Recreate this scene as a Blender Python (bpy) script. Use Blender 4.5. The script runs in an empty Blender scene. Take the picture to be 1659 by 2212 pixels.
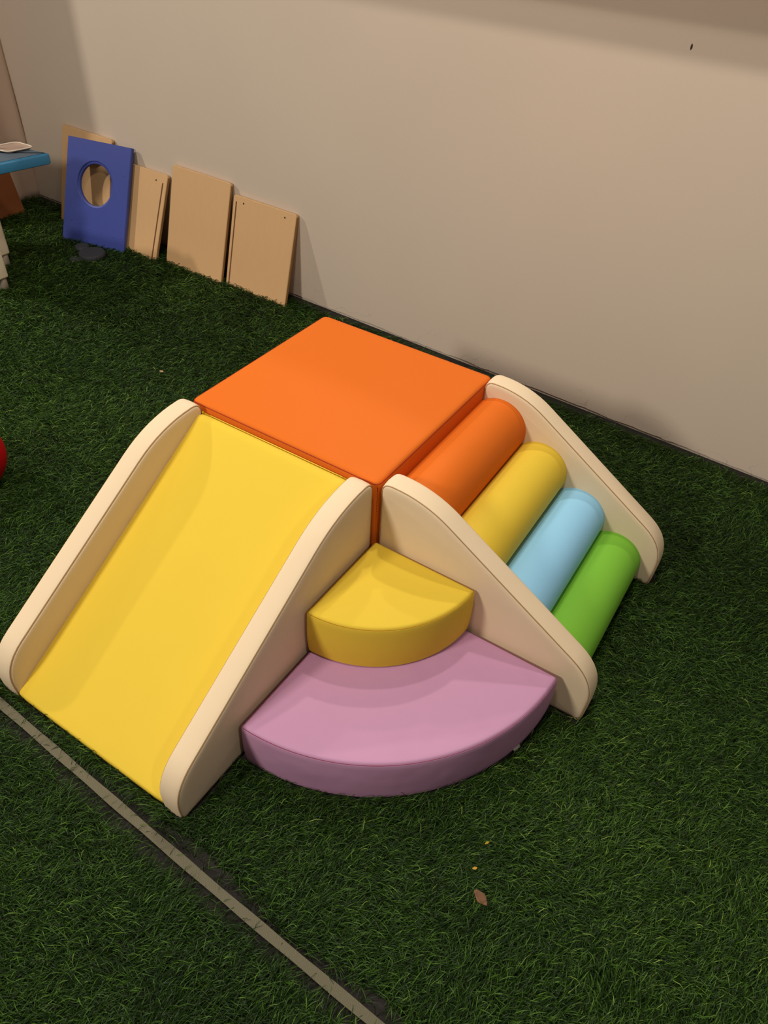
import bpy, math, random
import numpy as np
from mathutils import Vector, Matrix

random.seed(7)
rng = np.random.default_rng(11)
scene = bpy.context.scene
COL = scene.collection

# ------------------------------------------------------------------ camera
CAM = np.array([0.68707, -1.12608, 1.57270])
YAW, PITCH, ROLL, FPX = 0.5366, 0.7383, 0.0620, 1600.05
cy_, sy_, cp_, sp_ = math.cos(YAW), math.sin(YAW), math.cos(PITCH), math.sin(PITCH)
F_ = np.array([-sy_ * cp_, cy_ * cp_, -sp_])
R0_ = np.array([cy_, sy_, 0.0])
U0_ = np.cross(R0_, F_)
R_ = math.cos(ROLL) * R0_ + math.sin(ROLL) * U0_
U_ = -math.sin(ROLL) * R0_ + math.cos(ROLL) * U0_
cam_data = bpy.data.cameras.new('camera')
cam = bpy.data.objects.new('camera', cam_data)
COL.objects.link(cam)
cam_data.sensor_fit = 'VERTICAL'
cam_data.sensor_height = 24.0
cam_data.lens = FPX / 2212.0 * 24.0
cam_data.clip_start = 0.05
cam.matrix_world = Matrix(((R_[0], U_[0], -F_[0], CAM[0]), (R_[1], U_[1], -F_[1], CAM[1]),
                           (R_[2], U_[2], -F_[2], CAM[2]), (0, 0, 0, 1)))
scene.camera = cam

# ------------------------------------------------------------------ view, world, lights
scene.view_settings.view_transform = 'Standard'
scene.view_settings.look = 'None'
scene.view_settings.gamma = 1.0
scene.view_settings.use_curve_mapping = False
scene.view_settings.exposure = 0.0
world = bpy.data.worlds.new('room_ambient')
scene.world = world
world.use_nodes = True
wbg = world.node_tree.nodes['Background']
wbg.inputs['Color'].default_value = (1.0, 0.92, 0.82, 1)
wbg.inputs['Strength'].default_value = 0.09


def lamp(name, loc, target, energy, size, color, spread=math.pi):
    d = bpy.data.lights.new(name, 'AREA')
    d.shape = 'DISK'
    d.size = size
    d.energy = energy
    d.color = color
    d.spread = spread
    o = bpy.data.objects.new(name, d)
    COL.objects.link(o)
    o.location = loc
    o.rotation_euler = (Vector(target) - Vector(loc)).to_track_quat('-Z', 'Y').to_euler()
    return o


WARM = (1.0, 0.925, 0.81)
# ceiling lamps of the hall: beyond the low partition, above the play corner, and in the rooms around it, plus an added fill on the right
lamp('ceiling_lamp_above_corner', (-0.55, 1.05, 3.7), (0.0, 0.0, 0.0), 28, 0.14, WARM)
lamp('ceiling_lamp_beyond_wall', (-0.95, 2.15, 3.6), (0.0, 0.0, 0.0), 36, 0.12, WARM)
lamp('ceiling_lamp_beyond_wall_far', (-1.9, 2.7, 3.3), (0.0, 0.0, 0.0), 22, 0.12, WARM)
lamp('ceiling_lamp_room_left', (-5.1, -0.80, 3.0), (-1.0, 0.6, 0.2), 70, 0.20, WARM)
lamp('ceiling_lamp_overhead', (0.1, -0.75, 3.7), (0.0, 0.8, 0.4), 38, 0.30, WARM)
lamp('ceiling_lamp_room_front', (-1.3, -3.3, 2.6), (-0.2, 0.6, 0.3), 78, 0.55, WARM)
lamp('fill_lamp_right', (2.4, -1.2, 3.2), (0.0, 0.2, 0.2), 18, 0.30, WARM)  # added soft fill that brightens the right-facing sides

# ------------------------------------------------------------------ materials


def new_mat(name):
    m = bpy.data.materials.new(name)
    m.use_nodes = True
    nt = m.node_tree
    b = nt.nodes['Principled BSDF']
    return m, nt, b


def srgb(r, g, b):
    f = lambda c: (c / 255) / 12.92 if c / 255 <= 0.04045 else ((c / 255 + 0.055) / 1.055) ** 2.4
    return (f(r), f(g), f(b), 1.0)


def tex_noise(nt, scale, detail=3.0, rough=0.5, vec=None, mapping_scale=None):
    n = nt.nodes.new('ShaderNodeTexNoise')
    n.inputs['Scale'].default_value = scale
    n.inputs['Detail'].default_value = detail
    n.inputs['Roughness'].default_value = rough
    co = nt.nodes.new('ShaderNodeTexCoord')
    if mapping_scale is not None:
        mp = nt.nodes.new('ShaderNodeMapping')
        mp.inputs['Scale'].default_value = mapping_scale
        nt.links.new(co.outputs['Object'], mp.inputs['Vector'])
        nt.links.new(mp.outputs['Vector'], n.inputs['Vector'])
    else:
        nt.links.new(co.outputs['Object'], n.inputs['Vector'])
    return n


def vinyl(name, col, rough=0.55, crease=0.10, spec=0.07):
    """soft PU leather: fine grain and slow waves in the cover"""
    m, nt, b = new_mat(name)
    b.inputs['Base Color'].default_value = col
    b.inputs['Roughness'].default_value = rough
    b.inputs['Specular IOR Level'].default_value = spec
    n1 = tex_noise(nt, 420, 2)
    n2 = tex_noise(nt, 7.0, 2)
    bp1 = nt.nodes.new('ShaderNodeBump')
    bp1.inputs['Strength'].default_value = 0.05
    bp1.inputs['Distance'].default_value = 0.0006
    bp2 = nt.nodes.new('ShaderNodeBump')
    bp2.inputs['Strength'].default_value = crease
    bp2.inputs['Distance'].default_value = 0.02
    nt.links.new(n1.outputs['Fac'], bp1.inputs['Height'])
    nt.links.new(n2.outputs['Fac'], bp2.inputs['Height'])
    nt.links.new(bp2.outputs['Normal'], bp1.inputs['Normal'])
    nt.links.new(bp1.outputs['Normal'], b.inputs['Normal'])
    return m


def plain(name, col, rough=0.6, spec=0.3, var=0.0, scale=20, mscale=None):
    m, nt, b = new_mat(name)
    b.inputs['Base Color'].default_value = col
    b.inputs['Roughness'].default_value = rough
    b.inputs['Specular IOR Level'].default_value = spec
    if var:
        n = tex_noise(nt, scale, 4, mapping_scale=mscale)
        mx = nt.nodes.new('ShaderNodeMix')
        mx.data_type = 'RGBA'
        mx.inputs['A'].default_value = tuple(c * (1 - var) for c in col[:3]) + (1,)
        mx.inputs['B'].default_value = tuple(min(1, c * (1 + var)) for c in col[:3]) + (1,)
        nt.links.new(n.outputs['Fac'], mx.inputs['Factor'])
        nt.links.new(mx.outputs['Result'], b.inputs['Base Color'])
    return m


M = {}
M['orange'] = vinyl('orange_vinyl', srgb(216, 107, 33))
M['yellow'] = vinyl('yellow_vinyl', srgb(224, 191, 64))
M['cream'] = vinyl('cream_vinyl', srgb(227, 204, 172))
M['pink'] = vinyl('mauve_vinyl', srgb(193, 144, 177), crease=0.32)
M['blue'] = vinyl('sky_blue_vinyl', srgb(151, 206, 240))
M['green'] = vinyl('green_vinyl', srgb(124, 186, 62))
M['crease_cream'] = plain('cream_crease_shade', srgb(172, 132, 82), 0.8)  # darkened vinyl tones: shade of the seam creases put into the colour
M['thread_crease_orange'] = plain('orange_thread_crease_shade', srgb(150, 42, 6), 0.8)  # crease shade along the seam, and the real corner stitching
M['crease_yellow'] = plain('yellow_crease_shade', srgb(168, 118, 12), 0.8)
M['crease_pink'] = plain('mauve_crease_shade', srgb(132, 62, 88), 0.8)
M['birch'] = plain('birch_plywood', srgb(214, 172, 124), 0.55, 0.3, 0.04, 9, (6, 6, 0.6))
M['ply_edge'] = plain('plywood_edge', srgb(160, 118, 70), 0.7, 0.2, 0.12, 40, (1, 40, 1))
M['groove'] = plain('routed_groove', srgb(112, 72, 42), 0.8)
M['hole_dark'] = plain('drilled_hole', srgb(40, 26, 16), 0.9)
M['blue_paint'] = plain('blue_painted_board', srgb(60, 74, 154), 0.48, 0.4, 0.03, 6)
M['rubber'] = plain('dark_grey_rubber', srgb(52, 54, 58), 0.7, 0.3, 0.05, 30)
M['tablet'] = plain('blue_plastic', srgb(46, 112, 150), 0.45, 0.4, 0.03, 12)
M['slate'] = plain('slate_grey_top', srgb(84, 98, 112), 0.5, 0.4)
M['white_plastic'] = plain('off_white_plastic', srgb(222, 208, 180), 0.4, 0.4)
M['grey_plastic'] = plain('grey_plastic', srgb(140, 128, 112), 0.5, 0.4)
M['tray'] = plain('pinkish_tan_plastic', srgb(176, 150, 134), 0.4, 0.5)
M['tray_rim'] = plain('cream_plastic_rim', srgb(226, 214, 194), 0.4, 0.5)
M['brown_board'] = plain('brown_board', srgb(132, 76, 40), 0.6, 0.3, 0.08, 8)
M['red'] = vinyl('red_vinyl', srgb(158, 12, 20), 0.4)
M['leaf'] = plain('dry_leaf', srgb(118, 84, 62), 0.8, 0.2, 0.2, 60)
M['yellow_bit'] = plain('yellowed_leaf', srgb(196, 150, 50), 0.7)
M['pale_bit'] = plain('pale_petal', srgb(190, 150, 118), 0.7)
M['tag'] = plain('white_label_cloth', srgb(176, 170, 158), 0.7)


def wall_material():
    m, nt, b = new_mat('painted_plaster')
    base = srgb(214, 197, 179)
    b.inputs['Roughness'].default_value = 0.62
    b.inputs['Specular IOR Level'].default_value = 0.25
    co = nt.nodes.new('ShaderNodeTexCoord')
    n = tex_noise(nt, 1.6, 3)
    ramp = nt.nodes.new('ShaderNodeMix')
    ramp.data_type = 'RGBA'
    ramp.inputs['A'].default_value = tuple(c * 0.95 for c in base[:3]) + (1,)
    ramp.inputs['B'].default_value = tuple(c * 1.04 for c in base[:3]) + (1,)
    nt.links.new(n.outputs['Fac'], ramp.inputs['Factor'])
    # scuffs: thin wandering scratches, only near the foot of the wall
    n2 = tex_noise(nt, 5.5, 2, mapping_scale=(1, 1, 1.6))
    a = nt.nodes.new('ShaderNodeMath'); a.operation = 'SUBTRACT'; a.inputs[1].default_value = 0.5
    ab = nt.nodes.new('ShaderNodeMath'); ab.operation = 'ABSOLUTE'
    th = nt.nodes.new('ShaderNodeMapRange')
    th.inputs['From Min'].default_value = 0.0
    th.inputs['From Max'].default_value = 0.006
    th.inputs['To Min'].default_value = 1.0
    th.inputs['To Max'].default_value = 0.0
    nt.links.new(n2.outputs['Fac'], a.inputs[0])
    nt.links.new(a.outputs[0], ab.inputs[0])
    nt.links.new(ab.outputs[0], th.inputs['Value'])
    sep = nt.nodes.new('ShaderNodeSeparateXYZ')
    nt.links.new(co.outputs['Object'], sep.inputs[0])
    zr = nt.nodes.new('ShaderNodeMapRange')
    zr.inputs['From Min'].default_value = 0.0
    zr.inputs['From Max'].default_value = 0.10
    zr.inputs['To Min'].default_value = 0.32
    zr.inputs['To Max'].default_value = 0.0
    nt.links.new(sep.outputs['Z'], zr.inputs['Value'])
    mul = nt.nodes.new('ShaderNodeMath'); mul.operation = 'MULTIPLY'
    nt.links.new(th.outputs[0], mul.inputs[0])
    nt.links.new(zr.outputs[0], mul.inputs[1])
    mx = nt.nodes.new('ShaderNodeMix')
    mx.data_type = 'RGBA'
    mx.inputs['B'].default_value = srgb(104, 84, 66)
    nt.links.new(mul.outputs[0], mx.inputs['Factor'])
    nt.links.new(ramp.outputs['Result'], mx.inputs['A'])
    nt.links.new(mx.outputs['Result'], b.inputs['Base Color'])
    n3 = tex_noise(nt, 3.0, 4)
    bp = nt.nodes.new('ShaderNodeBump')
    bp.inputs['Strength'].default_value = 0.09
    bp.inputs['Distance'].default_value = 0.01
    nt.links.new(n3.outputs['Fac'], bp.inputs['Height'])
    nt.links.new(bp.outputs['Normal'], b.inputs['Normal'])
    return m


M['wall'] = wall_material()
M['wall_left'] = plain('grey_beige_sheet', srgb(190, 164, 144), 0.6, 0.3, 0.06, 4)
M['floor'] = plain('charcoal_floor', srgb(50, 46, 44), 0.9, 0.15, 0.25, 30)
M['mark'] = plain('dark_chip', srgb(60, 44, 30), 0.8)


def grass_material():
    m, nt, b = new_mat('artificial_grass_blades')
    at = nt.nodes.new('ShaderNodeAttribute')
    at.attribute_name = 'blade_tint'
    r = nt.nodes.new('ShaderNodeValToRGB')
    cr = r.color_ramp
    cr.elements[0].position = 0.0
    cr.elements[0].color = srgb(14, 28, 7)
    cr.elements[1].position = 1.0
    cr.elements[1].color = srgb(132, 154, 68)
    e = cr.elements.new(0.40); e.color = srgb(28, 49, 13)
    e = cr.elements.new(0.85); e.color = srgb(73, 107, 35)
    nt.links.new(at.outputs['Fac'], r.inputs['Fac'])
    nt.links.new(r.outputs['Color'], b.inputs['Base Color'])
    b.inputs['Roughness'].default_value = 0.40
    b.inputs['Specular IOR Level'].default_value = 0.14
    return m


M['grass'] = grass_material()


def webbing_material():
    m, nt, b = new_mat('woven_webbing')
    co = nt.nodes.new('ShaderNodeTexCoord')
    w = nt.nodes.new('ShaderNodeTexWave')
    w.bands_direction = 'DIAGONAL'
    w.inputs['Scale'].default_value = 260
    w.inputs['Distortion'].default_value = 2.0
    nt.links.new(co.outputs['Object'], w.inputs['Vector'])
    mx = nt.nodes.new('ShaderNodeMix'); mx.data_type = 'RGBA'
    mx.inputs['A'].default_value = srgb(78, 74, 57)
    mx.inputs['B'].default_value = srgb(116, 109, 87)
    nt.links.new(w.outputs['Fac'], mx.inputs['Factor'])
    nt.links.new(mx.outputs['Result'], b.inputs['Base Color'])
    b.inputs['Roughness'].default_value = 0.85
    bp = nt.nodes.new('ShaderNodeBump')
    bp.inputs['Strength'].default_value = 0.4
    bp.inputs['Distance'].default_value = 0.001
    nt.links.new(w.outputs['Fac'], bp.inputs['Height'])
    nt.links.new(bp.outputs['Normal'], b.inputs['Normal'])
    return m


M['webbing'] = webbing_material()

# ------------------------------------------------------------------ mesh helpers


def link(name, verts, faces, mat, parent=None, smooth=True, sharp=38):
    me = bpy.data.meshes.new(name)
    me.from_pydata([tuple(map(float, v)) for v in verts], [], faces)
    me.validate()
    if mat is not None:
        me.materials.append(mat)
    for p in me.polygons:
        p.use_smooth = smooth
    if smooth:
        me.set_sharp_from_angle(angle=math.radians(sharp))
    me.update()
    o = bpy.data.objects.new(name, me)
    COL.objects.link(o)
    if parent is not None:
        o.parent = parent
    return o


def empty(name, loc=(0, 0, 0), rotz=0.0):
    o = bpy.data.objects.new(name, None)
    o.empty_display_size = 0.1
    COL.objects.link(o)
    o.location = loc
    o.rotation_euler = (0, 0, rotz)
    return o


def tag(o, label, cat, group=None, kind=None):
    o['label'] = label
    o['category'] = cat
    if group:
        o['group'] = group
    if kind:
        o['kind'] = kind
    return o


def struct(o):
    o['kind'] = 'structure'
    return o


def rounded(corners, seg=0.03, n=9):
    """corners: (x, y, tangent length) of a convex polygon, counter-clockwise -> dense outline"""
    P = [np.array(c[:2], float) for c in corners]
    out = []
    k = len(P)
    for i in range(k):
        a, b, c = P[i - 1], P[i], P[(i + 1) % k]
        t = corners[i][2]
        d1 = (a - b) / np.linalg.norm(a - b)
        d2 = (c - b) / np.linalg.norm(c - b)
        p0, p2 = b + d1 * t, b + d2 * t
        for s in np.linspace(0, 1, n):
            out.append((1 - s) ** 2 * p0 + 2 * s * (1 - s) * (0.35 * b + 0.65 * b) + s * s * p2)
    res = []
    for i in range(len(out)):
        a, b = out[i], out[(i + 1) % len(out)]
        d = np.linalg.norm(b - a)
        if d < 1e-6:
            continue
        m = max(1, int(d / seg))
        for j in range(m):
            res.append(a + (b - a) * j / m)
    return np.array(res)


def normals_in(P):
    nxt, prv = np.roll(P, -1, 0), np.roll(P, 1, 0)
    t = nxt - prv
    t /= np.linalg.norm(t, axis=1)[:, None] + 1e-12
    return np.stack([-t[:, 1], t[:, 0]], 1)      # left of travel = inside for counter-clockwise


def ring2d(P, inset, scale=1.0):
    Q = P + normals_in(P) * inset
    if scale != 1.0:
        c = P.mean(0)
        Q = c + (Q - c) * scale
    return Q


def pad(name, P, rings, to3d, mat, parent, sharp=45):
    """sweep an outline through rings of (inset, scale, height)"""
    V, Fc = [], []
    n = len(P)
    for inset, sc, h in rings:
        for q in ring2d(P, inset, sc):
            V.append(to3d(q[0], q[1], h))
    for r in range(len(rings) - 1):
        for i in range(n):
            j = (i + 1) % n
            Fc.append((r * n + i, r * n + j, (r + 1) * n + j, (r + 1) * n + i))
    last = (len(rings) - 1) * n
    for start in (0, last):
        c = len(V)
        V.append(tuple(np.mean(np.array([tuple(v) for v in V[start:start + n]], float), 0)))
        for i in range(n):
            Fc.append((start + i, start + (i + 1) % n, c))
    o = link(name, V, Fc, mat, parent, True, sharp)
    me = o.data
    import bmesh
    bm = bmesh.new()
    bm.from_mesh(me)
    bmesh.ops.recalc_face_normals(bm, faces=bm.faces)
    bm.to_mesh(me)
    bm.free()
    return o


def dome(inset, h, puff):
    return [(inset, q, h + puff * (1 - q * q)) for q in (0.96, 0.88, 0.76, 0.62, 0.48, 0.34, 0.2, 0.1, 0.03)]


def tube(name, pts, r, mat, parent=None, closed=False, sides=6):
    pts = [Vector(p) for p in pts]
    n = len(pts)
    V, Fc = [], []
    for i, p in enumerate(pts):
        a = pts[i - 1] if (closed or i > 0) else p
        b = pts[(i + 1) % n] if (closed or i < n - 1) else p
        t = (b - a).normalized()
        up = Vector((0.31, 0.17, 0.93))
        if abs(t.dot(up)) > 0.95:
            up = Vector((0.9, 0.3, 0.1))
        u = t.cross(up).normalized()
        w = t.cross(u).normalized()
        for k in range(sides):
            an = 2 * math.pi * k / sides
            V.append(p + u * (r * math.cos(an)) + w * (r * math.sin(an)))
    m = n if closed else n - 1
    for i in range(m):
        i2 = (i + 1) % n
        for k in range(sides):
            k2 = (k + 1) % sides
            Fc.append((i * sides + k, i * sides + k2, i2 * sides + k2, i2 * sides + k))
    if not closed:
        Fc.append(tuple(range(sides))[::-1])
        Fc.append(tuple((n - 1) * sides + k for k in range(sides)))
    return link(name, V, Fc, mat, parent, True, 80)


def box(name, lo, hi, mat, parent=None, bevel=0.0):
    x0, y0, z0 = lo
    x1, y1, z1 = hi
    if bevel <= 0:
        V = [(x0, y0, z0), (x1, y0, z0), (x1, y1, z0), (x0, y1, z0), (x0, y0, z1), (x1, y0, z1), (x1, y1, z1), (x0, y1, z1)]
        Fc = [(3, 2, 1, 0), (4, 5, 6, 7), (0, 1, 5, 4), (1, 2, 6, 5), (2, 3, 7, 6), (3, 0, 4, 7)]
        return link(name, V, Fc, mat, parent, False)
    P = rounded([(x0, y0, bevel), (x1, y0, bevel), (x1, y1, bevel), (x0, y1, bevel)], seg=1.0, n=5)
    rg = []
    for a in (0, 30, 60, 90):
        t = math.radians(a)
        rg.append((bevel * 0.8 * (1 - math.sin(t)), 1, z0 + bevel * 0.8 * (1 - math.cos(t))))
    rg += [(i, s, z0 + z1 - h) for i, s, h in rg[::-1]]
    return pad(name, P, rg, lambda a, b, h: (a, b, h), mat, parent)


def disc(name, c, r, h, mat, parent=None, n=32, bev=0.15):
    P = np.array([(r * math.cos(2 * math.pi * i / n), r * math.sin(2 * math.pi * i / n)) for i in range(n)])
    b = min(h, r) * bev
    rg = [(b, 1, 0), (0, 1, b), (0, 1, h - b), (b, 1, h)]
    return pad(name, P, rg, lambda x, y, z: (c[0] + x, c[1] + y, c[2] + z), mat, parent)


# ------------------------------------------------------------------ setting
ZF = -0.010                                     # floor under the turf


def wall_y(x):
    return 1.3033 - 0.0407 * x


WX0, WX1, WTOP = -3.32, 2.6, 1.62


nseg = 240
V, Fc = [], []
xs = np.linspace(WX0, WX1, nseg)
jag = np.cumsum(rng.normal(0, 1, nseg))
jag = 0.0022 * np.sin(xs * 9.0) * np.sin(xs * 23.0) + 0.0012 * rng.normal(0, 1, nseg)
for i, x in enumerate(xs):                      # the plaster ends a little above the floor in a ragged edge
    V += [(x, wall_y(x), 0.002 + jag[i]), (x, wall_y(x), 0.10), (x, wall_y(x), WTOP), (x, wall_y(x) + 0.12, WTOP), (x, wall_y(x) + 0.12, ZF), (x, wall_y(x) + 0.006, 0.003 + jag[i]),
          (x, wall_y(x) + 0.006, ZF)]
for i in range(nseg - 1):
    a, b = i * 7, (i + 1) * 7
    for u, v in ((0, 1), (1, 2), (2, 3), (3, 4), (4, 6), (6, 5), (5, 0)):
        Fc.append((a + u, b + u, b + v, a + v))
Fc.append((0, 1, 2, 3, 4, 6, 5))
e = (nseg - 1) * 7
Fc.append((e + 5, e + 6, e + 4, e + 3, e + 2, e + 1, e + 0))
wall = struct(link('wall_back', V, Fc, M['wall'], None, False))
# unseen ledge added above the frame to shadow the upper wall, and the wall's coping
for k, (z0, z1, out) in enumerate(((1.375, 1.42, 0.175), (WTOP, WTOP + 0.05, 0.03))):
    V = []
    for x in (WX0, WX1):
        y = wall_y(x)
        back = 0.02 if k == 0 else 0.15
        V += [(x, y - out, z0), (x, y + back, z0), (x, y + back, z1), (x, y - out, z1)]
    struct(link('unseen_trim_%d' % (k + 1), V, [(0, 1, 5, 4), (1, 2, 6, 5), (2, 3, 7, 6), (3, 0, 4, 7), (3, 2, 1, 0), (4, 5, 6, 7)], M['wall'], None, False))

# left wall: covered with a loose, slightly wavy sheet
LX, LY0, LY1, LH = -3.2, 0.86, wall_y(-3.2), 2.6
V, Fc = [], []
ny, nz = 40, 60
for j in range(nz):
    z = ZF + (LH - ZF) * j / (nz - 1)
    for i in range(ny):
        y = LY0 + (LY1 - LY0) * i / (ny - 1)
        d = 0.016 * math.sin(y * 26 + 1.5 * math.sin(z * 3.1)) * (0.4 + 0.6 * math.sin(z * 2.3 + 1) ** 2)
        if i in (0, ny - 1):
            d = 0
        V.append((LX + d, y, z))
for j in range(nz - 1):
    for i in range(ny - 1):
        a = j * ny + i
        Fc.append((a, a + 1, a + ny + 1, a + ny))
o = link('wall_left', V, Fc, M['wall_left'], None, True, 60)
sol = o.modifiers.new('thickness', 'SOLIDIFY'); sol.thickness = 0.1; sol.offset = -1
struct(o)

# floor
V = [(-6.5, -4, ZF), (3.5, -4, ZF), (3.5, 3.2, ZF), (-6.5, 3.2, ZF)]
struct(link('floor', V, [(0, 1, 2, 3)], M['floor'], None, False))

# ------------------------------------------------------------------ soft-play climber


def face_rings(t, puff=0.004):
    """cross-section of a cushion slab of thickness t, with a stitched seam near each edge"""
    h = t / 2
    half = [(-0.0015, 1, 0.0), (-0.0005, 1, h * 0.6), (0.0003, 1, h - 0.005), (0.0012, 1, h - 0.0025),
            (0.0040, 1, h - 0.0022), (0.0052, 1, h - 0.0002), (0.0080, 1, h + 0.0012), (0.014, 1, h + 0.0022),
            ] + dome(0.014, h + 0.0022, puff)
    return [(i, s, -z) for i, s, z in half[::-1]] + half[1:]


def side_panel(name, P, origin, axis, t, parent):
    """slab whose outline lies in a vertical plane; axis 'x': outline is (-y, z), axis 'y': outline is (x, z)"""
    if axis == 'x':
        f = lambda a, b, h: (origin + h, -a, b)
    else:
        f = lambda a, b, h: (a, origin + h, b)
    o = pad(name, P, face_rings(t - 0.003), f, M['cream'], parent)
    for s in (-1, 1):
        Q = ring2d(P, 0.0030)
        tube('seam', [f(q[0], q[1], s * (t / 2 - 0.0030)) for q in Q], 0.0009, M['crease_cream'], o, closed=True, sides=5)  # dark line that paints the shade in the seam crease
    return o


ZB = -0.006
# --- ramp with four rollers
PR = rounded([(0.002, ZB, 0.02), (0.602, ZB, 0.008), (0.610, 0.150, 0.085), (0.118, 0.4675, 0.084), (0.002, 0.4675, 0.030)], seg=0.03)
TH = 0.058
ramp = empty('foam_roller_ramp', (0.003, -0.0022, 0.0), 0.0135)
tag(ramp, 'cream soft-play ramp with four coloured rollers between rounded side panels', 'play ramp')
side_panel('side_panel', PR, TH / 2 + 0.001, 'y', TH, ramp)
side_panel('side_panel', PR, 0.6 - TH / 2, 'y', TH, ramp)
RC = [(0.0635, 0.343, 'orange'), (0.207, 0.2545, 'yellow'), (0.345, 0.1525, 'blue'), (0.477, 0.0550, 'green')]
RR = 0.0853
for cx, cz, col in RC:
    a = np.linspace(0, 2 * math.pi, 73)[:-1]
    P = np.stack([cx + RR * np.cos(a), np.maximum(cz + RR * np.sin(a), ZB)], 1)
    y0, y1 = TH - 0.001, 0.6 - TH + 0.001
    V, Fc = [], []
    ys = [y0, y0 + 0.0025, y0 + 0.005, y0 + 0.2, y0 + 0.3, y1 - 0.005, y1 - 0.0025, y1]
    for y in ys:
        sc = 0.982 if y in (y0, y1) else (0.998 if y in (ys[1], ys[-2]) else 1.0)
        for q in P:
            V.append((cx + (q[0] - cx) * sc, y, max(cz + (q[1] - cz) * sc, ZB)))
    n = len(P)
    for r in range(len(ys) - 1):
        for i in range(n):
            j = (i + 1) % n
            Fc.append((r * n + i, (r + 1) * n + i, (r + 1) * n + j, r * n + j))
    Fc.append(tuple(range(n)))
    Fc.append(tuple((len(ys) - 1) * n + i for i in range(n))[::-1])
    o = link('roller', V, Fc, M[col], ramp, True, 50)
    o['label'] = {'orange': 'orange roller at the top', 'yellow': 'yellow roller, second from the top',
                  'blue': 'light blue roller, third from the top', 'green': 'green roller at the bottom'}[col]
V, Fc = [], []
prof = [(0.004, ZB), (0.46, ZB), (0.46, 0.03), (0.06, 0.31), (0.004, 0.31)]
for y in (TH, 0.6 - TH):
    V += [(a, y, b) for a, b in prof]
Fc = [tuple(range(5)), tuple(range(5, 10))[::-1]] + [(i, i + 5, (i + 1) % 5 + 5, (i + 1) % 5) for i in range(5)]
link('ramp_base', V, Fc, M['cream'], ramp, False)

# --- slide
PS = rounded([(0.003, ZB, 0.02), (0.710, ZB, 0.008), (0.7165, 0.112, 0.075), (0.142, 0.4685, 0.105), (0.003, 0.4685, 0.034)], seg=0.03)
slide = empty('foam_slide', (0.0, -0.003, 0.0), 0.0)
tag(slide, 'yellow soft-play slide with rounded cream side panels', 'slide')
XR, XL = -0.0105, -0.608
side_panel('side_panel', PS, XR - TH / 2, 'x', TH, slide)
side_panel('side_panel', PS, XL + TH / 2, 'x', TH, slide)
PB = rounded([(0.004, ZB, 0.01), (0.707, ZB, 0.004), (0.710, 0.013, 0.006), (0.010, 0.4475, 0.030), (0.004, 0.435, 0.004)], seg=0.03)
xa, xb = XL + TH + 0.0005, XR - TH - 0.0005
pad('sliding_surface', PB, [(0.003, 1, 0.0), (0.0008, 1, 0.004), (-0.0008, 1, 0.03), (-0.0012, 1, 0.2), (-0.0012, 1, (xb - xa) - 0.2), (-0.0008, 1, (xb - xa) - 0.03), (0.0008, 1, (xb - xa) - 0.004), (0.003, 1, xb - xa)],
    lambda a, b, h: (xa + h, -a, b), M['yellow'], slide)

# --- orange block
PX = rounded([(-0.600, 0.001, 0.022), (-0.003, 0.001, 0.022), (-0.003, 0.598, 0.022), (-0.600, 0.598, 0.022)], seg=0.04)
HB = 0.4525
blk = empty('foam_block', (-0.3015, 0.2995, 0.0))
tag(blk, 'big square orange soft-play block in the middle of the climber', 'foam block')
up = lambda a, b, h: (a + 0.3015, b - 0.2995, h)
pad('cover', PX, [(0.012, 1, ZB), (0.002, 1, ZB + 0.006), (-0.001, 1, 0.05), (-0.002, 1, 0.22), (-0.001, 1, HB - 0.03), (0.0006, 1, HB - 0.009), (0.0014, 1, HB - 0.006),
                  (0.0042, 1, HB - 0.0052), (0.0054, 1, HB - 0.0030), (0.009, 1, HB - 0.0008), (0.016, 1, HB + 0.0006)] + dome(0.016, HB + 0.0006, 0.0036),
    up, M['orange'], blk)
o = tube('seam', [up(q[0], q[1], HB - 0.0058) for q in ring2d(PX, 0.0026)], 0.0015, M['thread_crease_orange'], blk, closed=True, sides=5)  # darkened line in place of shade along the top seam
# dashed stitching down the corner that faces the steps
sv = []
cxy = ring2d(PX, -0.0006)
k = int(np.argmax(cxy[:, 0] - cxy[:, 1]))
V, Fc = [], []
for i in range(30):
    z1 = HB - 0.012 - i * 0.009
    b0 = len(V)
    px_, py_ = cxy[k]
    for (dx, dy) in ((-0.0008, -0.0008), (0.0010, -0.0010), (0.0008, 0.0008)):
        for zz in (z1, z1 - 0.0055):
            V.append(up(px_ + dx, py_ + dy, zz))
    Fc += [(b0, b0 + 1, b0 + 3, b0 + 2), (b0 + 2, b0 + 3, b0 + 5, b0 + 4), (b0 + 4, b0 + 5, b0 + 1, b0), (b0, b0 + 2, b0 + 4), (b0 + 1, b0 + 5, b0 + 3)]
link('stitching', V, Fc, M['thread_crease_orange'], blk, False)


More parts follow.
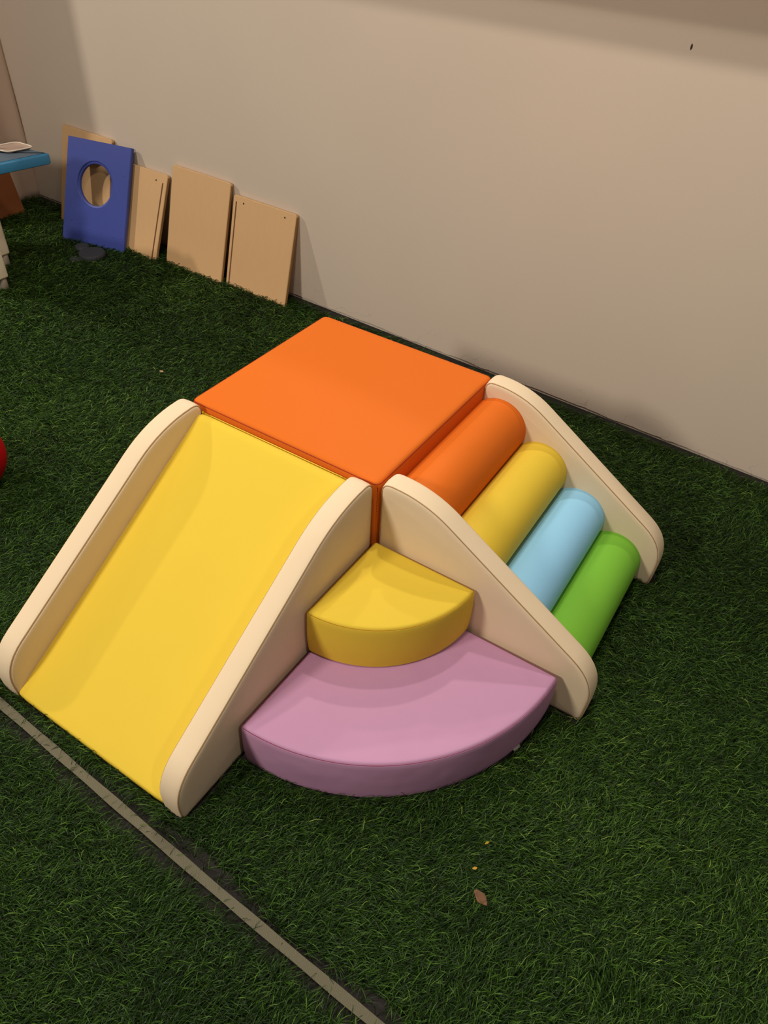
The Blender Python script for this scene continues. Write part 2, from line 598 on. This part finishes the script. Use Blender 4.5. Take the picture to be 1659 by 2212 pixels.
# --- quarter-round steps in the corner
def quarter(r, rc=0.009, n=64, off=0.0):
    """outline of a quarter disc: apex at (0,0), edges along +x and -y"""
    a = np.linspace(-math.pi / 2, 0, n)
    arc = np.stack([r * np.cos(a), r * np.sin(a)], 1)
    corner_a = arc[0]                            # (0,-r)
    pts = []

    def fil(p, d1, d2, t):
        p0, p2 = p + d1 * t, p + d2 * t
        return [(1 - s) ** 2 * p0 + 2 * s * (1 - s) * p + s * s * p2 for s in np.linspace(0, 1, 7)]
    t = rc
    k = int(n * t / (r * math.pi / 2)) + 1
    pts += fil(np.array((0, -r)), np.array((0, 1.0)), np.array((1.0, 0.0)), t)
    pts += list(arc[k + 1:-k - 1])
    pts += fil(np.array((r, 0)), np.array((0.0, -1.0)), np.array((-1.0, 0)), t)
    m = 14
    pts += [np.array((r - t + (2 * t - r) * i / m, 0.0)) for i in range(1, m)]
    pts += fil(np.array((0.0, 0)), np.array((1.0, 0)), np.array((0, -1.0)), t)
    pts += [np.array((0.0, -t + (2 * t - r) * i / m)) for i in range(1, m)]
    return np.array(pts)


def step(name, label, r, z0, z1, loc, mat, crease_shade):
    t = empty(name, (loc[0], loc[1], z0))
    tag(t, label, 'foam step')
    P = quarter(r)
    H = z1 - z0
    pad('cover', P, [(0.008, 1, 0.0), (0.0015, 1, 0.005), (-0.0015, 1, H * 0.3), (-0.002, 1, H * 0.55), (-0.0008, 1, H - 0.02), (0.0003, 1, H - 0.008), (0.0012, 1, H - 0.0055), (0.0036, 1, H - 0.0050),
                     (0.0046, 1, H - 0.0030), (0.0070, 1, H - 0.0010), (0.010, 1, H)] + dome(0.010, H, 0.0040),
        lambda a, b, h: (a, b, h), mat, t)
    tube('seam', [(q[0], q[1], H - 0.0054) for q in ring2d(P, 0.0025)], 0.0010, crease_shade, t, closed=True, sides=5)  # crease shade drawn as a dark line round the top
    return t


pk = step('foam_step', 'wide mauve quarter-round soft-play step lying on the grass', 0.523, ZB, 0.1385, (0.004, -0.0085), M['pink'], M['crease_pink'])
yl = step('foam_step', 'small yellow quarter-round soft-play step on top of the mauve one', 0.283, 0.1425, 0.284, (0.002, -0.0075), M['yellow'], M['crease_yellow'])
# care tag peeping out below the mauve step
a = math.atan2(-0.144, 0.518)
r1 = 0.523
V = []
for (da, dr, z) in ((-0.022, -0.004, 0.010), (0.022, -0.004, 0.010), (0.020, 0.0045, 0.005), (-0.020, 0.0045, 0.005)):
    V.append((r1 * math.cos(a + da) + dr * math.cos(a), r1 * math.sin(a + da) + dr * math.sin(a), z))
V += [(x, y, z + 0.0015) for x, y, z in V]
o = link('care_tag', V, [(3, 2, 1, 0), (4, 5, 6, 7), (0, 1, 5, 4), (1, 2, 6, 5), (2, 3, 7, 6), (3, 0, 4, 7)], M['tag'], pk, False)
o['label'] = 'small white care tag at the foot of the curved side'

# ------------------------------------------------------------------ boards leaning on the wall


def board(name, label, cat, group, bl, br, height_vec, th, mat, edge, holes=(), grooves=(), opening=None, screws=()):
    """bl, br: bottom front corners; height_vec: bottom -> top along the board; the thickness goes behind the front face"""
    bl, br, hv = Vector(bl), Vector(br), Vector(height_vec)
    ux = (br - bl)
    w, h = ux.length, hv.length
    ux = ux.normalized()
    uz = (hv - ux * hv.dot(ux)).normalized()
    un = ux.cross(uz).normalized()               # points to the room
    if un.y > 0:
        un = -un
    t = empty(name, bl)
    tag(t, label, cat, group)
    f = lambda a, b, d: tuple(ux * a + uz * b - un * d)
    bev = 0.003
    P = rounded([(0, 0, 0.006), (w, 0, 0.006), (w, h, 0.012), (0, h, 0.012)], seg=1.0, n=5)
    if opening is None:
        pad('panel', P, [(bev, 1, 0.0), (0.0008, 1, bev * 0.4), (0, 1, bev), (0, 1, th - bev), (bev, 1, th)], lambda a, b, d: f(a, b, d), mat, t)
    else:
        ox, oy, orad = opening
        n = 96
        ang = np.linspace(0, 2 * math.pi, n + 1)[:-1]
        # outer outline sampled at the same angles seen from the opening's centre
        def hit(an):
            dx, dy = math.cos(an), math.sin(an)
            ts = []
            if dx > 1e-9: ts.append((w - ox) / dx)
            if dx < -1e-9: ts.append(-ox / dx)
            if dy > 1e-9: ts.append((h - oy) / dy)
            if dy < -1e-9: ts.append(-oy / dy)
            s = min(ts)
            return (ox + dx * s, oy + dy * s)
        extra = [math.atan2(cy - oy, cx - ox) % (2 * math.pi) for cx, cy in ((0, 0), (w, 0), (w, h), (0, h))]
        ang = np.array(sorted(list(ang) + extra))
        n = len(ang)
        out = [hit(a_) for a_ in ang]
        inn = [(ox + min(orad * math.cos(a_), orad * 0.93), oy + orad * math.sin(a_)) for a_ in ang]
        lip = [(ox + (orad + 0.009) * math.cos(a_), oy + (orad + 0.009) * math.sin(a_)) for a_ in ang]
        ins = lambda q, k: (min(max(q[0], k), w - k), min(max(q[1], k), h - k))
        rings = [[f(*ins(q, 0.003), 0) for q in out], [f(*ins(q, 0), 0.003) for q in out], [f(*q, th) for q in out], [f(*q, th) for q in inn], [f(*q, 0.006) for q in inn],
                 [f(*q, 0.0035) for q in lip], [f(ox + (orad + 0.012) * math.cos(a_), oy + (orad + 0.012) * math.sin(a_), 0) for a_ in ang]]
        V = [v for rg in rings for v in rg]
        Fc = []
        m = len(rings)
        for r in range(m):
            r2 = (r + 1) % m
            for i in range(n):
                j = (i + 1) % n
                Fc.append((r * n + i, r * n + j, r2 * n + j, r2 * n + i))
        o = link('panel', V, Fc, mat, t, True, 30)
        import bmesh
        bm = bmesh.new(); bm.from_mesh(o.data); bmesh.ops.recalc_face_normals(bm, faces=bm.faces); bm.to_mesh(o.data); bm.free()
    if edge is not None:
        # raw ply edge shown along the right-hand side
        V = [f(w + 0.0004, 0.010, bev), f(w + 0.0004, h - 0.012, bev), f(w + 0.0004, h - 0.012, th - bev), f(w + 0.0004, 0.010, th - bev),
             f(w - 0.001, 0.010, bev), f(w - 0.001, h - 0.012, bev), f(w - 0.001, h - 0.012, th - bev), f(w - 0.001, 0.010, th - bev)]
        link('ply_edge', V, [(0, 1, 2, 3), (7, 6, 5, 4), (0, 4, 5, 1), (1, 5, 6, 2), (2, 6, 7, 3), (3, 7, 4, 0)], edge, t, False)
    for (a, b, r) in holes:
        V = [f(a + r * math.cos(2 * math.pi * i / 12), b + r * math.sin(2 * math.pi * i / 12), -0.0004) for i in range(12)]
        V += [f(a + r * math.cos(2 * math.pi * i / 12), b + r * math.sin(2 * math.pi * i / 12), 0.004) for i in range(12)]
        Fc = [tuple(range(12)), tuple(range(12, 24))[::-1]] + [(i, i + 12, (i + 1) % 12 + 12, (i + 1) % 12) for i in range(12)]
        link('drilled_hole', V, Fc, M['hole_dark'], t, False)
    for (a, b0, b1, wd) in grooves:
        V = [f(a, b0, -0.0004), f(a + wd, b0, -0.0004), f(a + wd, b1, -0.0004), f(a, b1, -0.0004), f(a, b0, 0.004), f(a + wd, b0, 0.004), f(a + wd, b1, 0.004), f(a, b1, 0.004)]
        link('groove', V, [(0, 1, 2, 3), (7, 6, 5, 4), (0, 4, 5, 1), (1, 5, 6, 2), (2, 6, 7, 3), (3, 7, 4, 0)], M['groove'], t, False)
    for (a, b, r) in screws:
        V, Fc = [], []
        n = 10
        for k, (rr, d) in enumerate(((1.0, 0.0), (0.8, -0.0012), (0.3, -0.0016))):
            V += [f(a + r * rr * math.cos(2 * math.pi * i / n), b + r * rr * math.sin(2 * math.pi * i / n), d) for i in range(n)]
        for k in range(2):
            Fc += [(k * n + i, k * n + (i + 1) % n, (k + 1) * n + (i + 1) % n, (k + 1) * n + i) for i in range(n)]
        Fc.append(tuple(2 * n + i for i in range(n)))
        link('screw_cap', V, Fc, mat, t, True)
    return t


GB = 'boards leaning against the wall'
TB = 0.018


def lean(xl, xr, yb, ztop, gap=0.002, yb_r=None):
    """bottom corners and height vector of a board whose top back edge touches the back wall"""
    yr = yb if yb_r is None else yb_r
    xm = (xl + xr) / 2
    ytop = wall_y(xm) - TB - gap
    return (xl, yb, ZB), (xr, yr, ZB), (0, ytop - (yb + yr) / 2, ztop - ZB)


b_, r_, hv = lean(-2.822, -2.450, 1.262, 0.444, yb_r=1.247)
board('plywood_board', 'plain tan plywood board behind the blue board with the round hole', 'board', GB, b_, r_, hv, TB, M['birch'], M['ply_edge'])
b_, r_, hv = lean(-2.443, -2.082, 1.226, 0.364, yb_r=1.212)
board('plywood_board', 'tan plywood board with a groove near its right edge, just right of the blue board', 'board', GB, b_, r_, hv, TB, M['birch'], M['ply_edge'],
      holes=[(0.29, 0.365, 0.004), (0.06, 0.365, 0.004)], grooves=[(0.332, 0.012, 0.362, 0.008)])
b_, r_, hv = lean(-2.037, -1.673, 1.240, 0.423, yb_r=1.226)
board('plywood_board', 'plain tan plywood board without holes, between the two grooved boards', 'board', GB, b_, r_, hv, TB, M['birch'], M['ply_edge'])
b_, r_, hv = lean(-1.659, -1.299, 1.245, 0.381, yb_r=1.231)
board('plywood_board', 'tan plywood board with a groove near its left edge and two holes, farthest right', 'board', GB, b_, r_, hv, TB, M['birch'], M['ply_edge'],
      holes=[(0.062, 0.375, 0.004), (0.300, 0.375, 0.004)], grooves=[(0.016, 0.012, 0.375, 0.007)])
board('blue_board', 'blue painted board with a round hole leaning in front of the tan boards', 'board', GB, (-2.630, 1.112, ZB), (-2.264, 1.176, ZB), (-0.030, 0.195, 0.444), TB, M['blue_paint'], None,
      opening=(0.178, 0.292, 0.0955), screws=[(0.05, 0.11, 0.003), (0.10, 0.10, 0.003), (0.165, 0.085, 0.003), (0.235, 0.085, 0.003), (0.305, 0.075, 0.003), (0.35, 0.075, 0.003), (0.345, 0.36, 0.004), (0.012, 0.36, 0.004)])

# ------------------------------------------------------------------ small things on the left
GD = 'dark discs on the grass'
tag(disc('rubber_disc', (-2.345, 1.062, 0.000), 0.062, 0.028, M['rubber']), 'largest dark grey disc lying on the grass before the blue board', 'disc', GD)
tag(disc('rubber_disc', (-2.372, 0.986, -0.004), 0.029, 0.016, M['rubber']), 'small dark grey disc on the grass left of the larger disc', 'disc', GD)
tag(disc('rubber_disc', (-2.452, 1.092, -0.004), 0.034, 0.026, M['rubber']), 'dark grey disc behind the largest disc, close to the blue board', 'disc', GD)

# table
tb = empty('play_table', (-2.75, 0.75, 0.0))
tag(tb, 'low blue-topped children\'s table with white legs, cut off at the left', 'table')
L = lambda v: (v[0] + 2.75, v[1] - 0.75, v[2])
PT = rounded([(-3.08, 0.31, 0.03), (-2.440, 0.420, 0.03), (-2.334, 0.962, 0.02), (-2.974, 0.852, 0.03)], seg=0.2)
pad('table_top', PT, [(0.008, 1, 0.456), (0.001, 1, 0.460), (0, 1, 0.466), (0, 1, 0.492), (0.002, 1, 0.497), (0.008, 1, 0.500)], lambda a, b, h: L((a, b, h)), M['tablet'], tb)
pad('top_sheet', PT, [(0.016, 1, 0.4995), (0.014, 1, 0.5012), (0.018, 1, 0.5018)], lambda a, b, h: L((a, b, h)), M['slate'], tb)  # thin greyer layer over the blue top
for (x0, y0, x1, y1) in ((-2.47, 0.53, -2.354, 0.622), (-2.635, 0.70, -2.557, 0.78), (-2.99, 0.42, -2.90, 0.51), (-2.95, 0.72, -2.88, 0.79)):
    lg = box('leg', L((x0, y0, 0.055)), L((x1, y1, 0.458)), M['white_plastic'], tb, 0.012)
    disc('foot', L((x1 - 0.026, y1 - 0.026, ZB)), 0.021, 0.062, M['grey_plastic'], lg, 20)

# tray on the table
tr = empty('serving_tray', (-2.494, 0.888, 0.5022))
tag(tr, 'small tan tray with a pale rim lying on the blue table', 'tray')
PTr = rounded([(-0.066, -0.072, 0.03), (0.050, -0.056, 0.03), (0.074, 0.064, 0.03), (-0.044, 0.060, 0.03)], seg=0.3)
pad('dish', PTr, [(0.012, 1, 0.0), (0.004, 1, 0.004), (0.0015, 1, 0.0085), (0.004, 1, 0.0085), (0.010, 1, 0.005), (0.022, 1, 0.004)], lambda a, b, h: (a, b, h), M['tray'], tr)
tube('rim', [(q[0], q[1], 0.0090) for q in ring2d(PTr, 0.0025)], 0.0024, M['tray_rim'], tr, closed=True)

# brown board leaning on the left wall, under the table
bb = empty('brown_panel', (-3.05, 1.2, ZB))
tag(bb, 'brown board leaning on the left wall behind the blue table', 'board')
V = []
for (dx, z) in ((0.0, 0.0), (-0.085, 0.38)):
    V += [(dx, 0.020, z), (dx, -0.36, z), (dx - 0.016, -0.36, z), (dx - 0.016, 0.020, z)]
link('panel', V, [(3, 2, 1, 0), (4, 5, 6, 7), (0, 1, 5, 4), (1, 2, 6, 5), (2, 3, 7, 6), (3, 0, 4, 7)], M['brown_board'], bb, False)

# red round foam ball at the left edge
V, Fc = [], []
nu, nv, RB = 48, 28, 0.122
V.append((0, 0, -RB))
for j in range(1, nv):
    th_ = -math.pi / 2 + math.pi * j / nv
    for i in range(nu):
        ph = 2 * math.pi * i / nu
        V.append((RB * math.cos(th_) * math.cos(ph), RB * math.cos(th_) * math.sin(ph), max(RB * math.sin(th_), -RB * 0.985)))
V.append((0, 0, RB))
for i in range(nu):
    Fc.append((0, 1 + (i + 1) % nu, 1 + i))
    Fc.append((len(V) - 1, 1 + (nv - 2) * nu + i, 1 + (nv - 2) * nu + (i + 1) % nu))
for j in range(nv - 2):
    for i in range(nu):
        a, b = 1 + j * nu + i, 1 + j * nu + (i + 1) % nu
        Fc.append((a, b, b + nu, a + nu))
o = link('red_ball', V, Fc, M['red'], None, True, 80)
o.location = (-1.311, -0.300, RB + ZB)
tag(o, 'round red ball on the grass, cut off by the left edge of the photo', 'ball')

# ------------------------------------------------------------------ seam tape across the turf


def seam_y(x):
    return -0.7725 - 0.026 * x - 0.0065 * math.sin(x * 2.6 + 0.6)


V, Fc = [], []
xs = np.linspace(-1.6, 1.6, 161)
for x in xs:
    c = seam_y(x)
    hw = 0.0098 + 0.0006 * math.sin(x * 31)
    z = 0.0105 + 0.0012 * math.sin(x * 7.0)
    V += [(x, c - hw, z - 0.0016), (x, c - hw, z), (x, c - hw * 0.4, z + 0.0008), (x, c + hw * 0.4, z + 0.0008), (x, c + hw, z), (x, c + hw, z - 0.0016)]
for i in range(len(xs) - 1):
    for k in range(6):
        k2 = (k + 1) % 6
        Fc.append((i * 6 + k, (i + 1) * 6 + k, (i + 1) * 6 + k2, i * 6 + k2))
Fc += [tuple(range(6)), tuple((len(xs) - 1) * 6 + k for k in range(6))[::-1]]
tag(link('seam_tape', V, Fc, M['webbing'], None, True, 50), 'long grey-beige woven tape lying along the seam in the grass', 'tape')


# ------------------------------------------------------------------ small litter
def leaf(name, label, loc, ln, wd, rot, mat, curl=0.3, cat='leaf', tilt=0.25):
    V, Fc = [], []
    n = 9
    for i in range(n):
        s = i / (n - 1)
        w = wd * math.sin(math.pi * min(1, s * 0.93 + 0.06)) ** 0.7
        for k, q in enumerate((-1, -0.5, 0, 0.5, 1)):
            V.append(((s - 0.5) * ln, q * w * (1 + 0.12 * math.sin(9 * s + q * 3)), curl * w * q * q + 0.1 * ln * (s - 0.5) ** 2 * 2))
    for i in range(n - 1):
        for k in range(4):
            a = i * 5 + k
            Fc.append((a, a + 1, a + 6, a + 5))
    o = link(name, V, Fc, mat, None, True, 80)
    o.location = loc
    o.rotation_euler = (0.1, tilt, rot)
    s = o.modifiers.new('thickness', 'SOLIDIFY')
    s.thickness = 0.0012
    return tag(o, label, cat)


leaf('dry_leaf', 'curled brown dry leaf on the grass in front of the mauve step', (0.595, -0.500, 0.0145), 0.036, 0.0095, -0.25, M['leaf'])
leaf('yellow_leaf', 'tiny yellow leaf curled in the grass just behind the brown leaf', (0.558, -0.456, 0.0155), 0.012, 0.003, 0.9, M['yellow_bit'])
leaf('yellow_leaf', 'tiny yellowish leaf in the grass, farther from the brown leaf', (0.555, -0.395, 0.0155), 0.012, 0.0024, 1.1, M['yellow_bit'])
leaf('petal', 'tiny pale petal on the grass left of the orange block', (-1.318, 0.511, 0.0155), 0.016, 0.005, 0.6, M['pale_bit'], cat='petal')
# chip on the wall
xm, zm = 0.1242, 1.1897
V = []
for i in range(10):
    an = 2 * math.pi * i / 10
    V.append((xm + 0.0028 * math.cos(an), wall_y(xm) - 0.0006, zm + 0.0075 * math.sin(an) * (1 + 0.2 * math.cos(3 * an))))
V += [(x, y + 0.003, z) for x, y, z in V]
Fc = [tuple(range(10)), tuple(range(10, 20))[::-1]] + [(i, i + 10, (i + 1) % 10 + 10, (i + 1) % 10) for i in range(10)]
o = link('wall_chip', V, Fc, M['mark'], wall, False)
o['label'] = 'small dark chip in the plaster'


# ------------------------------------------------------------------ artificial grass
def inside_climber(x, y, m=0.003):
    blkx = (x > -0.612 - m) & (x < np.where(y > 0, 0.0, -0.011) + m) & (y > -0.708 - m) & (y < 0.600 + m)
    rmp = (x > 0) & (x < 0.548) & (y > -0.004 - m) & (y < 0.608 + m)
    for y0, y1 in ((0.002, 0.066), (0.550, 0.610)):
        rmp |= (x > 0) & (x < 0.604 + m) & (y > y0 - m) & (y < y1 + m)
    qd = (x > -0.02) & (y < 0.01) & (np.hypot(x - 0.004, y + 0.0065) < 0.523 + m)
    return blkx | rmp | qd


def value_noise(x, y, s, seed):
    r = np.random.default_rng(seed)
    g = r.random((128, 128))
    u, v = x * s + 40.3, y * s + 37.7
    i, j = np.floor(u).astype(int), np.floor(v).astype(int)
    fu, fv = u - i, v - j
    fu, fv = fu * fu * (3 - 2 * fu), fv * fv * (3 - 2 * fv)
    G = lambda a, b: g[a % 128, b % 128]
    return (G(i, j) * (1 - fu) + G(i + 1, j) * fu) * (1 - fv) + (G(i, j + 1) * (1 - fu) + G(i + 1, j + 1) * fu) * fv


def grass():
    X, Y, S = [], [], []
    x0, x1, y0, y1 = -5.2, 2.4, -2.2, 1.52
    N = 3600000
    x = rng.uniform(x0, x1, N)
    y = rng.uniform(y0, y1, N)
    d = np.stack([x - CAM[0], y - CAM[1], np.full(N, -CAM[2])], 1)
    zc = d @ F_
    u = (d @ R_) / np.maximum(zc, 0.1) * FPX
    v = (d @ U_) / np.maximum(zc, 0.1) * FPX
    inview = (zc > 0.3) & (np.abs(u) < 830 + 60) & (np.abs(v) < 1106 + 80)
    near = (zc > 0.3) & (np.abs(u) < 830 + 700) & (np.abs(v) < 1106 + 500)
    area = (x1 - x0) * (y1 - y0)
    base = N / area
    size = np.clip(zc / 1.9, 0.95, 1.9)           # farther blades are thicker and fewer
    want = 90000.0 / size ** 1.4
    want = np.where(inview, want, np.where(near, want * 0.35, want * 0.10))
    keep = rng.random(N) < want / base
    keep &= ~inside_climber(x, y)
    keep &= y < wall_y(x) - 0.046 - 0.012 * value_noise(x, y, 22, 5)
    keep &= (x > -3.19)
    # bare strips beside the seam tape, with ragged edges
    ds = y - (-0.7725 - 0.026 * x - 0.0065 * np.sin(x * 2.6 + 0.6))
    ragged = value_noise(x, y, 9, 3) * 0.030 + value_noise(x, y, 40, 4) * 0.014
    bare = (ds < 0.010 + ragged * 0.9) & (ds > -0.020 - ragged * 1.0)
    keep &= ~bare | (rng.random(N) < 0.10)
    keep &= np.abs(ds) > 0.010
    x, y, size, inview, ds = x[keep], y[keep], size[keep], inview[keep], ds[keep]
    n = len(x)
    wide = np.where(inview, 1.0, 1.6)
    # lay of the pile: a common direction with slow drift, each blade scattered around it
    lay = 0.70 + 1.5 * (value_noise(x, y, 2.6, 8) - 0.5) + 1.6 * (value_noise(x, y, 9.0, 9) - 0.5)
    az = lay + rng.normal(0, 0.6, n) + np.where(rng.random(n) < 0.12, math.pi, 0)
    ln = rng.uniform(0.022, 0.046, n) * (0.9 + 0.25 * (size - 1))
    rise = rng.beta(1.6, 2.6, n) * 0.025 + 0.002  # tip height
    z0 = ZF
    w = rng.uniform(0.0005, 0.00095, n) * size * wide
    dx, dy = np.cos(az), np.sin(az)
    clear = np.ones(n, bool)                      # no blade pokes into the climber
    for s_ in (0.35, 0.7, 1.0):
        clear &= ~inside_climber(x + dx * ln * s_, y + dy * ln * s_)
        clear &= (y + dy * ln * s_) < wall_y(x) - 0.026
    az = np.where(clear, az, az + math.pi)
    dx, dy = np.cos(az), np.sin(az)
    for s_ in (0.35, 0.7, 1.0):
        hit_ = inside_climber(x + dx * ln * s_, y + dy * ln * s_) | ((y + dy * ln * s_) > wall_y(x) - 0.026)
        ln = np.where(hit_, ln * 0.6, ln)
    bend = rng.normal(0, 0.22, n)
    sx, sy = -dy, dx
    lv = [(0.0, 0.0, 0.85), (0.22, 0.72, 1.0), (0.62, 1.02, 0.85), (1.0, 0.86, 0.18)]
    V = np.zeros((n, 8, 3))
    tw = rng.normal(0, 0.5, n)
    for k, (s, hz, ww) in enumerate(lv):
        cxk = x + dx * ln * s + sx * bend * ln * s * s
        cyk = y + dy * ln * s + sy * bend * ln * s * s
        czk = z0 + (rise + 0.006) * hz
        for q, sg in enumerate((-1, 1)):
            V[:, 2 * k + q, 0] = cxk + sg * sx * w * ww * np.cos(tw)
            V[:, 2 * k + q, 1] = cyk + sg * sy * w * ww * np.cos(tw)
            V[:, 2 * k + q, 2] = czk + sg * w * ww * np.sin(tw)
    base = (np.arange(n) * 8)[:, None]
    quad = np.array([[0, 1, 3, 2], [2, 3, 5, 4], [4, 5, 7, 6]]).reshape(-1)
    idx = (base + quad[None, :]).reshape(-1)
    me = bpy.data.meshes.new('artificial_grass')
    me.vertices.add(n * 8)
    me.vertices.foreach_set('co', V.reshape(-1).astype(np.float32))
    me.loops.add(n * 12)
    me.loops.foreach_set('vertex_index', idx.astype(np.int32))
    me.polygons.add(n * 3)
    me.polygons.foreach_set('loop_start', (np.arange(n * 3) * 4).astype(np.int32))
    me.update(calc_edges=True)
    tint = np.clip(rng.beta(2.0, 2.6, n) + 0.18 * (value_noise(x, y, 3.0, 12) - 0.5), 0, 1)
    at = me.attributes.new('blade_tint', 'FLOAT', 'POINT')
    at.data.foreach_set('value', np.repeat(tint, 8).astype(np.float32))
    me.materials.append(M['grass'])
    o = bpy.data.objects.new('artificial_grass', me)
    COL.objects.link(o)
    tag(o, 'dark green artificial turf covering the floor', 'grass', kind='stuff')
    print('blades', n)


grass()
